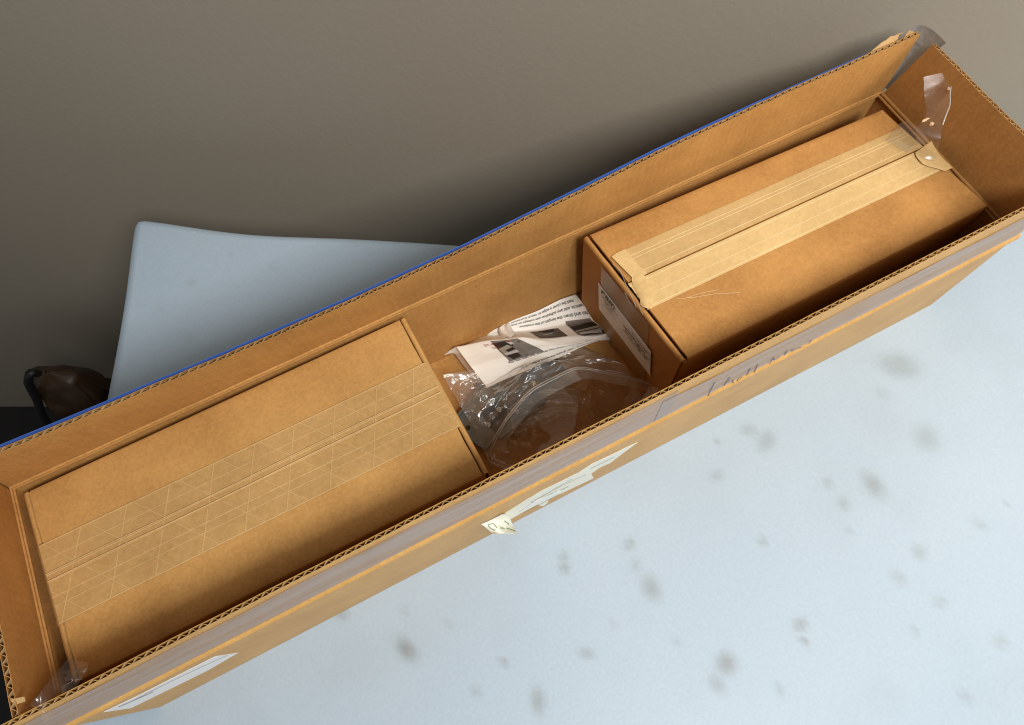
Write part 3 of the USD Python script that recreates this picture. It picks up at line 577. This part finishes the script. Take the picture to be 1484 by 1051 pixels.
part(c2, 'scratch', cat_([tube([f2(np.array([x / lx2, y / ly2, Z2 + .0012])) for x, y in pts], .00028, 5) for pts in ([(.036, .060), (.052, .0535), (.072, .0470), (.094, .0365)], [(.046, .0560), (.060, .0545), (.078, .0495)])]), T_strand, True)
# end face: clear tape over it and the printed label
def faceP(s, z, d):                                          # s: metres from the near edge along the end face
    p = f2(np.array([0.0, s / ly2, z])); return p - X * d
def face_px(px, py, d=0.001):
    p0, p1, p2 = faceP(0.02, 0.02, d), faceP(0.12, 0.02, d), faceP(0.02, 0.12, d); n = np.cross(p1 - p0, p2 - p0); return on(px, py, p0, n / np.linalg.norm(n))
fn = np.cross(faceP(0.12, 0.02, 0) - faceP(0.02, 0.02, 0), faceP(0.02, 0.12, 0) - faceP(0.02, 0.02, 0)); fn /= np.linalg.norm(fn); fn = fn if fn[0] < 0 else -fn
def face_grid(c4, nu_, nv_, d):
    a_, b_, c_, e_ = [face_px(*p, d) for p in c4]
    s, t_ = np.meshgrid(np.linspace(0, 1, nu_), np.linspace(0, 1, nv_), indexing='ij'); s, t_ = s[..., None], t_[..., None]
    return (1 - s) * (1 - t_) * a_ + s * (1 - t_) * b_ + s * t_ * c_ + (1 - s) * t_ * e_
ctp = face_grid([(872, 385), (941, 470), (935, 556), (869, 480)], 18, 14, 0.0008); ctp += (fb(ctp, 45, 4) * 0.0012)[..., None] * fn
M_etape = clear('end_face_tape', tint=(0.9, 0.88, 0.85), haze=0.5, hazecol=(0.50, 0.32, 0.14), bump=0.05, bscale=30, rough=0.3, floor=0.0, gain=0.6)
ce = part(c2, 'clear_tape', sheet(ctp), M_etape, True)
wr = []
for pts in ([(888, 383), (899, 394), (906, 410), (912, 424)], [(912, 424), (918, 436), (922, 446)], [(905, 424), (913, 440), (918, 452)], [(925, 440), (931, 456)]):
    wr.append(ribbon(smooth_line([face_px(x, y, 0.0012) for x, y in pts], 10), 0.0010, fn, 0.0002))
part(ce, 'crease', cat_(wr), M_ziplock, True)
LC = [(867, 410), (943, 510), (942, 545), (868, 448)]
lg = face_grid(LC, 12, 6, 0.0022)
lab = part(c2, 'printed_label', slab(lg, 0.0002, np.broadcast_to(fn, lg.shape)), M_label, False, 'white printed address label on the end face')
A_, B_, C_, D_ = [face_px(*p, 0.0026) for p in LC]; lw = np.linalg.norm(B_ - A_); lh = np.linalg.norm(D_ - A_)
def lab_map(m):                                              # x,y in metres on the label, origin top left, y down
    vv = m.vertices; s, t_ = (vv[:, 0] / lw)[:, None], (vv[:, 1] / lh)[:, None]
    m = m.copy(); m.vertices = (1 - s) * (1 - t_) * A_ + s * (1 - t_) * B_ + s * t_ * C_ + (1 - s) * t_ * D_ + fn * vv[:, 2:3] * 0.05; return m
def words(x, y, h, length, dens=0.8, r_=np.random.default_rng(31)):
    """a run of letter-sized marks, as small as the print that cannot be read"""
    out = []; x1 = x + length
    while x < x1:
        for _ in range(r_.integers(2, 8)):
            if x > x1: break
            w = h * r_.uniform(.25, .5); hh = h * (1 if r_.random() < .3 else .7)
            out.append(box((x, y - hh, 0), (x + w * .45, y, 0.001)))
            if r_.random() < dens: out.append(box((x, y - hh * r_.choice([.5, .95, .2]), 0), (x + w, y - hh * .0 - hh * .0 - hh * r_.choice([.35, .8, .05]) + hh * .0, 0.001)) if False else box((x, y - hh * .62, 0), (x + w, y - hh * .45, 0.001)))
            if r_.random() < .5: out.append(box((x + w * .6, y - hh * .7, 0), (x + w * .9, y, 0.001)))
            x += w * 1.25
        x += h * .45
    return out
logo = meshkit.text_mesh('FSR', 0.0085, bold=True); logo.vertices[:, 1] *= -1; logo.vertices[:, 0] += logo.vertices[:, 1] * -0.25; logo.apply_translation([0.004, 0.0135, 0])
arc = np.array([[0.026 + 0.0035 * math.cos(k), 0.0095 + 0.006 * math.sin(k), 0.0005] for k in np.linspace(-1.2, 1.4, 10)])
ms = [lab_map(logo), lab_map(ribbon(arc, 0.0012, (0, 0, 1.0), 0.0004))]
part(lab, 'print', cat_(ms + [lab_map(b) for b in words(0.046, 0.0235, 0.0042, 0.055) + words(lw - .028, 0.0295, 0.0045, 0.022) + words(lw - .022, .034, 0.003, .014) + words(.05, .029, .0040, .012)]), M_ink, False)
part(lab, 'small_print', cat_([lab_map(b) for b in words(.006, .0185, .0022, .030) + words(.006, .0225, .0022, .022) + words(.012, .0265, .0022, .014) + words(.012, .031, .0017, .020) + words(.062, .0105, .0017, .034) + words(.062, .0135, .0017, .036) + words(.062, .0162, .0017, .026)
      + words(.046, .033, .002, .03) + words(lw - .045, .0205, .0022, .03) + words(lw - .04, .0375, .0018, .02) + words(.008, .0355, .0017, .016)]), M_inkgrey, False)

# ------------------------------------------------------------------ printed instruction sheet
rows = [[(634, 520, .010), (690, 490, .014), (735, 469, .016), (790, 445, .016), (846, 421, .013)],
        [(646, 512, .012), (696, 490, .009), (735, 484, .007), (790, 476, .006), (868, 462, .006)],
        [(661, 503, .030), (712, 494, .031), (752, 491, .031), (808, 490, .030), (884, 478, .018)],
        [(683, 533, .033), (735, 517, .034), (785, 504, .032), (843, 497, .028), (892, 483, .016)],
        [(706, 562, .027), (758, 540, .028), (810, 518, .026), (860, 497, .022), (902, 487, .012)]]
from scipy.interpolate import PchipInterpolator
ctrl = np.array([[at(*c) for c in r] for r in rows])
vpos = np.array([0, .27, .42, .70, 1.0])
ctrl[:, :, 0] = np.minimum(ctrl[:, :, 0], 0.6055 + (0.13 - ctrl[:, :, 1]) * 0.0945 + 0.0125)
def paper_eval(u, v):
    u, v = np.asarray(u, float), np.asarray(v, float); out = np.zeros(u.shape + (3,))
    col = PchipInterpolator(np.linspace(0, 1, 5), ctrl, axis=1)(np.clip(u.ravel(), 0, 1))      # (5, n, 3)
    vr_ = np.clip(v.ravel(), 0, 1); i = np.clip(np.searchsorted(vpos, vr_, 'right') - 1, 0, 3); f = (vr_ - vpos[i]) / (vpos[i + 1] - vpos[i])
    n = np.arange(len(vr_)); p = col[i, n] * (1 - f)[:, None] + col[i + 1, n] * f[:, None]
    return p.reshape(out.shape)
nu_, nv_ = 90, 61
UU, VV = np.meshgrid(np.linspace(0, 1, nu_), np.linspace(0, 1, nv_), indexing='ij')
G = paper_eval(UU, VV); G[..., 2] += fb(np.stack([UU * 5, VV * 4, 0 * UU], -1), 1.0, 2) * 0.0028 + 0.0022 * np.sin(VV * 26 + UU * 5) * np.clip((UU - .86) / .14, 0, 1) + crumple(np.stack([UU * 3, VV * 2], -1), 1.0, 4, 4) * .0011
N = gnormals(G); N = N if N[45, 50, 2] > 0 else -N
ins = thing('instruction_sheet', 'creased white instruction sheet with small photos lying over the clear bag', 'instruction sheet', at(770, 500, 0.006))
part(ins, 'sheet', slab(G[::-1] if gnormals(G)[45, 50, 2] < 0 else G, 0.0002), M_sheet, 40)
from scipy.ndimage import map_coordinates
def paper_pt(u, v, lift=0.0005):
    c = np.array([np.clip(u, 0, 1) * (nu_ - 1), np.clip(v, 0, 1) * (nv_ - 1)])
    p = np.stack([map_coordinates(G[..., k], c, order=1) for k in range(3)], -1); n = np.stack([map_coordinates(N[..., k], c, order=1) for k in range(3)], -1)
    return p + n * lift
PW, PH = 0.205, 0.105                                         # sheet size in metres
def print_on(m, lift=0.0004):
    m = arr(m).copy(); vv = m.vertices; lo = vv[:, 2] < vv[:, 2].mean()
    m.vertices = paper_pt(vv[:, 0] / PW, vv[:, 1] / PH, lift) + 0; f = m.faces
    keep = np.all(~lo[f], axis=1) if (~lo).any() else np.ones(len(f), bool)
    m.update_faces(keep); return m
def flip_text(s, x, y, h, bold=False):                        # printed upside down to us: runs right to left
    t = meshkit.text_mesh(s, h, bold=bold); t.vertices[:, :2] *= -1; t.vertices[:, 1] *= -1; t.vertices[:, 1] *= 1
    t.vertices[:, 1] = t.vertices[:, 1]; t.apply_translation([x, y, 0]); return t
def two_sided(ms): 
    m = cat_(ms); n = m.copy(); n.invert(); return cat_([m, n])
lines = [('the track, then slide the drawer box tabs into the', .160, .0830, .0032), ('side. Gaps, about 2 to 4 inches, with pivots the wood drawer slide', .200, .0965, .0030),
         ('mark the cover a edge to reach is pressed to', .196, .0040, .0028), ('vehicle, add any adhesive use voltage as stops', .204, .0110, .0028), ('trim and down the length of the container', .206, .0182, .0028),
         ('panel the corner before', .204, .0765, .0026)]
txt = []
for s, x, y, h in lines:
    t = meshkit.text_mesh(s, h * 1.15, bold=True); wdt = t.bounds[1][0]; k = min(1.0, (x - .012) / wdt)
    t.vertices[:, 0] = x - t.vertices[:, 0] * k; t.vertices[:, 1] = y + t.vertices[:, 1]; txt.append(print_on(t))
txt += [print_on(b) for b in words(.040, .0235, .0018, .05) + words(.046, .0200, .0018, .05)]
part(ins, 'printed_text', two_sided(txt), M_ink, False)
def pic(polys, name, label):
    root = None
    for m, poly, lf in polys:
        pg = Polygon(poly); e = trimesh.creation.extrude_polygon(pg, 0.001, engine='earcut')
        e = e.subdivide_to_size(0.004)
        q = two_sided([print_on(e, lf)])
        if root is None: root = part(ins, name, q, m, False, label)
        else: part(root, 'picture_area', q, m, False)
D, GY, BR, CRM, WH, TP = M_photo
def ell(cx, cy, rx, ry, n=20, a0=0, a1=2 * math.pi): return [(cx + rx * math.cos(t), cy + ry * math.sin(t)) for t in np.linspace(a0, a1, n)]
pic([(GY, [(0.048, .046), (0.098, .046), (0.098, .083), (0.048, .083)], .0004), (D, [(0.048, .050), (0.071, .048), (0.078, .058), (0.048, .066)], .0006), (CRM, [(0.049, .060), (0.068, .055), (0.074, .062), (0.050, .070)], .0007), (D, [(0.052, .076), (0.048, .071), (0.070, .072), (0.070, .079), (0.054, .082)], .0006),
     (WH, [(0.050, .069), (0.072, .066), (0.072, .071), (0.050, .073)], .0008), (D, [(0.056, .064), (0.072, .060), (0.073, .064), (0.058, .068)], .0009), (GY, ell(.086, .074, .018, .020, 16, 3.0, 4.9) + [(0.096, .080), (0.070, .082)], .0007), (WH, [(0.072, .050), (0.080, .049), (0.082, .054), (0.074, .056)], .0008), (M_red, [(0.075, .047), (0.079, .047), (0.080, .051), (0.076, .051)], .0009),
     (D, ell(.091, .053, .0016, .0016, 8), .0009), (D, ell(.076, .079, .0012, .0012, 8), .0009)], 'printed_picture', 'printed photo of a drawer mechanism')
pic([(BR, [(0.132, .031), (0.166, .031), (0.166, .044), (0.132, .044)], .0004), (D, [(0.143, .031), (0.162, .031), (0.157, .036), (0.146, .035)], .0006), (GY, [(0.134, .036), (0.148, .035), (0.158, .041), (0.136, .042)], .0006), (WH, [(0.142, .038), (0.156, .036), (0.156, .0372), (0.142, .0392)], .0008)], 'printed_picture', 'printed photo across the crease')
pic([(TP, [(0.177, 0.0248), (0.203, 0.0248), (0.203, 0.0536), (0.177, 0.0536)], .0004), (D, [(0.178, 0.0328), (0.203, 0.0296), (0.203, 0.0360), (0.178, 0.0384)], .0006), (CRM, [(0.179, 0.0384), (0.202, 0.0360), (0.202, 0.0440), (0.179, 0.0416)], .0006), (D, [(0.179, 0.0404), (0.202, 0.0388), (0.202, 0.0398), (0.179, 0.0414)], .0008), (D, [(0.180, 0.0448), (0.203, 0.0424), (0.203, 0.0472), (0.185, 0.0488)], .0006), (WH, [(0.180, 0.0416), (0.201, 0.0436), (0.201, 0.0446), (0.180, 0.0432)], .0007)], 'printed_picture', 'printed photo of a rail at the right')
rt = []
for s, y in (('VIEW CASE', .050), ('DETAIL', .056)):
    t = meshkit.text_mesh(s, .0032); t.vertices[:, 0] = .054 - t.vertices[:, 0] * .8; t.vertices[:, 1] = y + t.vertices[:, 1]; rt.append(print_on(t, .0010))
part(ins, 'red_caption', two_sided(rt), M_red, False)
# a second leaf folded under the left side
cp = [[(634, 521, .006), (650, 510, .016), (662, 503, .0285)], [(656, 512, .012), (668, 517, .021), (676, 521, .030)], [(674, 533, .010), (684, 537, .020), (692, 542, .0285)], [(692, 556, .010), (699, 559, .018), (706, 562, .0265)]]
G2 = interp_rows([[at(*c) for c in r] for r in cp], 14, 24); G2 = G2 if gnormals(G2)[12, 7, 2] > 0 else G2[:, ::-1]
part(ins, 'folded_leaf', slab(G2, 0.0002), M_sheet, True)
cp = [[(722, 478, .018), (730, 472, .021), (740, 470, .019)], [(724, 484, .017), (732, 481, .024), (742, 477, .020)], [(730, 490, .022), (740, 487, .030), (748, 485, .024)]]
G3 = interp_rows([[at(*c) for c in r] for r in cp], 12, 12); G3[..., 2] += 0.0025 * np.sin(np.linspace(0, 9, 12))[None]; G3 = G3 if gnormals(G3)[6, 6, 2] > 0 else G3[:, ::-1]
part(ins, 'crumpled_edge', slab(G3, 0.0002), M_sheet, True)

# ------------------------------------------------------------------ clear zip bag and the metal parts in it
bag = thing('zip_bag', 'crumpled clear plastic zip bag lying open between the two cartons', 'plastic bag', at(780, 600, 0.006))
nu_b, nv_b = 190, 150
mouth = smooth_line([at(*c) for c in ((708, 668, .024), (720, 635, .050), (742, 600, .066), (780, 562, .076), (828, 538, .074), (884, 543, .058), (943, 558, .044))], nu_b)
bott = smooth_line([at(*c) for c in ((641, 543, .046), (676, 538, .034), (722, 528, .022), (775, 512, .018), (822, 500, .016), (862, 508, .012))], nu_b)
lowm = smooth_line([mouth[0] + [0, 0, -.002], mouth[0] * .7 + mouth[-1] * .3 + [0.0, -.035, -.022], mouth[0] * .35 + mouth[-1] * .65 + [0, -.030, -.026], mouth[-1] + [0, 0, -.002]], nu_b)
vv = np.linspace(0, 1, nv_b)
def film(Aa, Bb, bulge, amp, sd, zmin):
    u = np.linspace(0, 1, nu_b)
    G = Aa[None] * (1 - vv)[:, None, None] + Bb[None] * vv[:, None, None]
    G[..., 2] += bulge * np.sin(np.pi * vv)[:, None] * (0.25 + 0.75 * np.sin(np.pi * u))[None]
    Q = np.stack([u[None] * 5 + 0 * vv[:, None], vv[:, None] * 4 + 0 * u[None], np.zeros((nv_b, nu_b))], -1)
    w2 = fb(Q, 2.7, sd + 1); left = ((1 - u) ** 1.5)[None]
    fall = (np.clip(vv * 5, 0, 1) * np.clip((1.05 - vv) * 3, 0, 1))[:, None]
    G[..., 2] += fall * amp * (crumple(Q, .55, sd, 5) * .9 + crumple(Q, 1.5, sd + 3, 7) * .38 * (.35 + 1.1 * left) - .2)
    G[..., 0] += fall * amp * .5 * w2; G[..., 1] += fall * amp * .4 * crumple(Q, .9, sd + 5, 5) * .5
    # keep inside the space between the cartons
    G[..., 0] = np.clip(G[..., 0], 0.4075 + 0.0015 * w2, 0.606); G[..., 1] = np.clip(G[..., 1], T + .002, W - .002); G[..., 2] = np.maximum(G[..., 2], zmin)
    return G
up = film(mouth, bott, 0.0, 0.0055, 3, 0.0080)
lo = film(lowm, bott - [0, 0, .006], -0.006, 0.0085, 9, 0.0060)
cr = interp_rows([[at(*c) for c in r] for r in ([(742, 590, .052), (772, 570, .060), (818, 562, .060), (840, 570, .050)], [(740, 610, .043), (775, 592, .050), (816, 584, .050), (844, 590, .042)], [(746, 632, .033), (776, 618, .039), (808, 608, .040), (834, 612, .034)])], 150, 96)
Q = np.stack([np.linspace(0, 5, 150)[None] + 0 * cr[..., 0], np.linspace(0, 7, 96)[:, None] + 0 * cr[..., 0], 0 * cr[..., 0]], -1)
cr[..., 2] += crumple(Q, .50, 41, 6, (.75, 1.0)) * .0032 + crumple(Q, 1.2, 43, 7, (.8, 1)) * .0016
part(bag, 'crumpled_fold', sheet(cr), M_bag, True)
part(bag, 'upper_film', sheet(up), M_bag, True); part(bag, 'lower_film', sheet(lo), M_bag2, True)
lipd = np.array([0.10, -0.70, -0.25])
def lip(M_, sd, d): 
    G = np.array([M_ + d * s * 0.019 + np.array([0, 0, 1]) * (fb(M_, 30, sd) * .006 * s)[:, None] for s in np.linspace(0, 1, 7)]); G[..., 1] = np.maximum(G[..., 1], T + .0015); G[..., 2] = np.maximum(G[..., 2], .006); return G
part(bag, 'lip', sheet(lip(mouth, 4, lipd)), M_bag, True)
part(bag, 'lip', sheet(lip(lowm, 6, np.array([0.2, -.5, .3]))), M_bag, True)
for k, (off, r) in enumerate(((0.0, .00055), (0.0032, .00045))):
    part(bag, 'zip_ridge', tube(mouth - lipd * off + [0, 0, .0006], r, 6), M_ziplock, True)
part(bag, 'zip_ridge', tube(lowm + [0, 0, .0006], .0005, 6), M_ziplock, True)

def bracket(label, c, yaw, l, w, h, m, nb, tilt=0.0):
    """folded channel: web with two flanges, holes shown by bolts and a slot lip"""
    import manifold3d as mf
    t_ = 0.0022
    web = mf.Manifold.cube((l, w, t_)).translate((-l / 2, -w / 2, 0))
    for k in np.linspace(-l * .36, l * .36, 3): web = web - mf.Manifold.cylinder(.02, .0028, .0028, 20).translate((k, w * .18, -.01))
    fl = [mf.Manifold.cube((l, t_, h)).translate((-l / 2, -w / 2 - t_, 0)), mf.Manifold.cube((l * .8, t_, h * .8)).translate((-l * .4, w / 2, 0))]
    M4 = trimesh.transformations.euler_matrix(tilt, 0, yaw, 'sxyz'); M4[:3, 3] = c
    b = thing('metal_bracket', label, 'metal bracket', c)
    def put(q): q = arr(q).copy(); q.apply_transform(M4); return q
    part(b, 'web', put(web), m, 20)
    for q in fl: part(b, 'flange', put(q), m, 20)
    for k in range(nb):
        x = (k - (nb - 1) / 2) * l * .3; bo = trimesh.util.concatenate([trimesh.creation.cylinder(.0035, .003, sections=6), trimesh.creation.cylinder(.0018, .012, sections=12)])
        bo.apply_translation([x, -w * .2, t_ + .0016]); part(b, 'bolt', put(bo), M_bolt, 20)
    return b
bracket('dark grey folded metal bracket under the lower edge of the instruction sheet', at(768, 551, .016), 0.12, 0.085, 0.034, 0.014, M_dmetal, 1)
bracket('pale grey metal bracket in the left half of the clear bag', at(706, 600, .012), 0.5, 0.075, 0.048, 0.012, M_metal, 2)
bracket('pale grey metal bracket in the bag beside the zip', at(742, 592, .012), 0.25, 0.07, 0.038, 0.011, M_metal, 1)

# ------------------------------------------------------------------ brown bag on the floor at the left of the table
def blob_bag():
    b0 = on(80, 555, wp - wn * 0.16, wn); zt_ = b0[2] + 0.06; base = np.array([b0[0], b0[1], FLOOR])
    t = thing('brown_bag', 'slouchy brown bag with black strap in the shadow beside the table', 'bag', base)
    n, k = 160, 120; th = np.linspace(0, 2 * np.pi, n); hs = np.linspace(0, 1, k); hgt = zt_ - FLOOR
    wide = np.interp(hs, [0, .1, .6, .85, .97, 1], [.10, .11, .10, .075, .05, .0]); deep = np.interp(hs, [0, .1, .6, .85, .97, 1], [.09, .11, .09, .055, .025, .0])
    c, s = np.cos(th), np.sin(th); sq = lambda q: np.sign(q) * np.abs(q) ** .7
    Gb = np.stack([sq(c)[None] * wide[:, None], sq(s)[None] * deep[:, None], (hs * hgt)[:, None] + 0 * th[None]], -1)
    P = np.stack([c[None] + 0 * hs[:, None], s[None] + 0 * hs[:, None], 5 * hs[:, None] + 0 * th[None]], -1)
    w = 1 - 2 * np.abs(fb(P, 1.6, 3)) + .55 * crumple(np.stack([th[None] * 1.2 + 0 * hs[:, None], hs[:, None] * 7 + 0 * th[None]], -1), .6, 6, 6); nrm = np.stack([c[None] + 0 * hs[:, None], s[None] + 0 * hs[:, None], 0 * P[..., 0]], -1)
    Gb = Gb + nrm * (w * 0.035 - .02)[..., None] * np.sin(np.pi * np.clip(hs, .05, .97))[:, None, None]; Gb[..., 0] += (hs ** 2 * .02)[:, None]
    R = np.stack([wd, wn, [0, 0, 1.0]]); Gw = Gb @ R + base
    part(t, 'body', sheet(Gw), M_leather, True)
    sp = smooth_line([on(x, y, wp - wn * d, wn) for x, y, d in ((54, 541, .17), (44, 541, .185), (41, 552, .19), (46, 565, .195), (54, 580, .20), (60, 600, .21), (72, 618, .215), (80, 640, .21))], 40)
    part(t, 'strap', tube(sp, .008, 8), M_strap, True)
blob_bag()
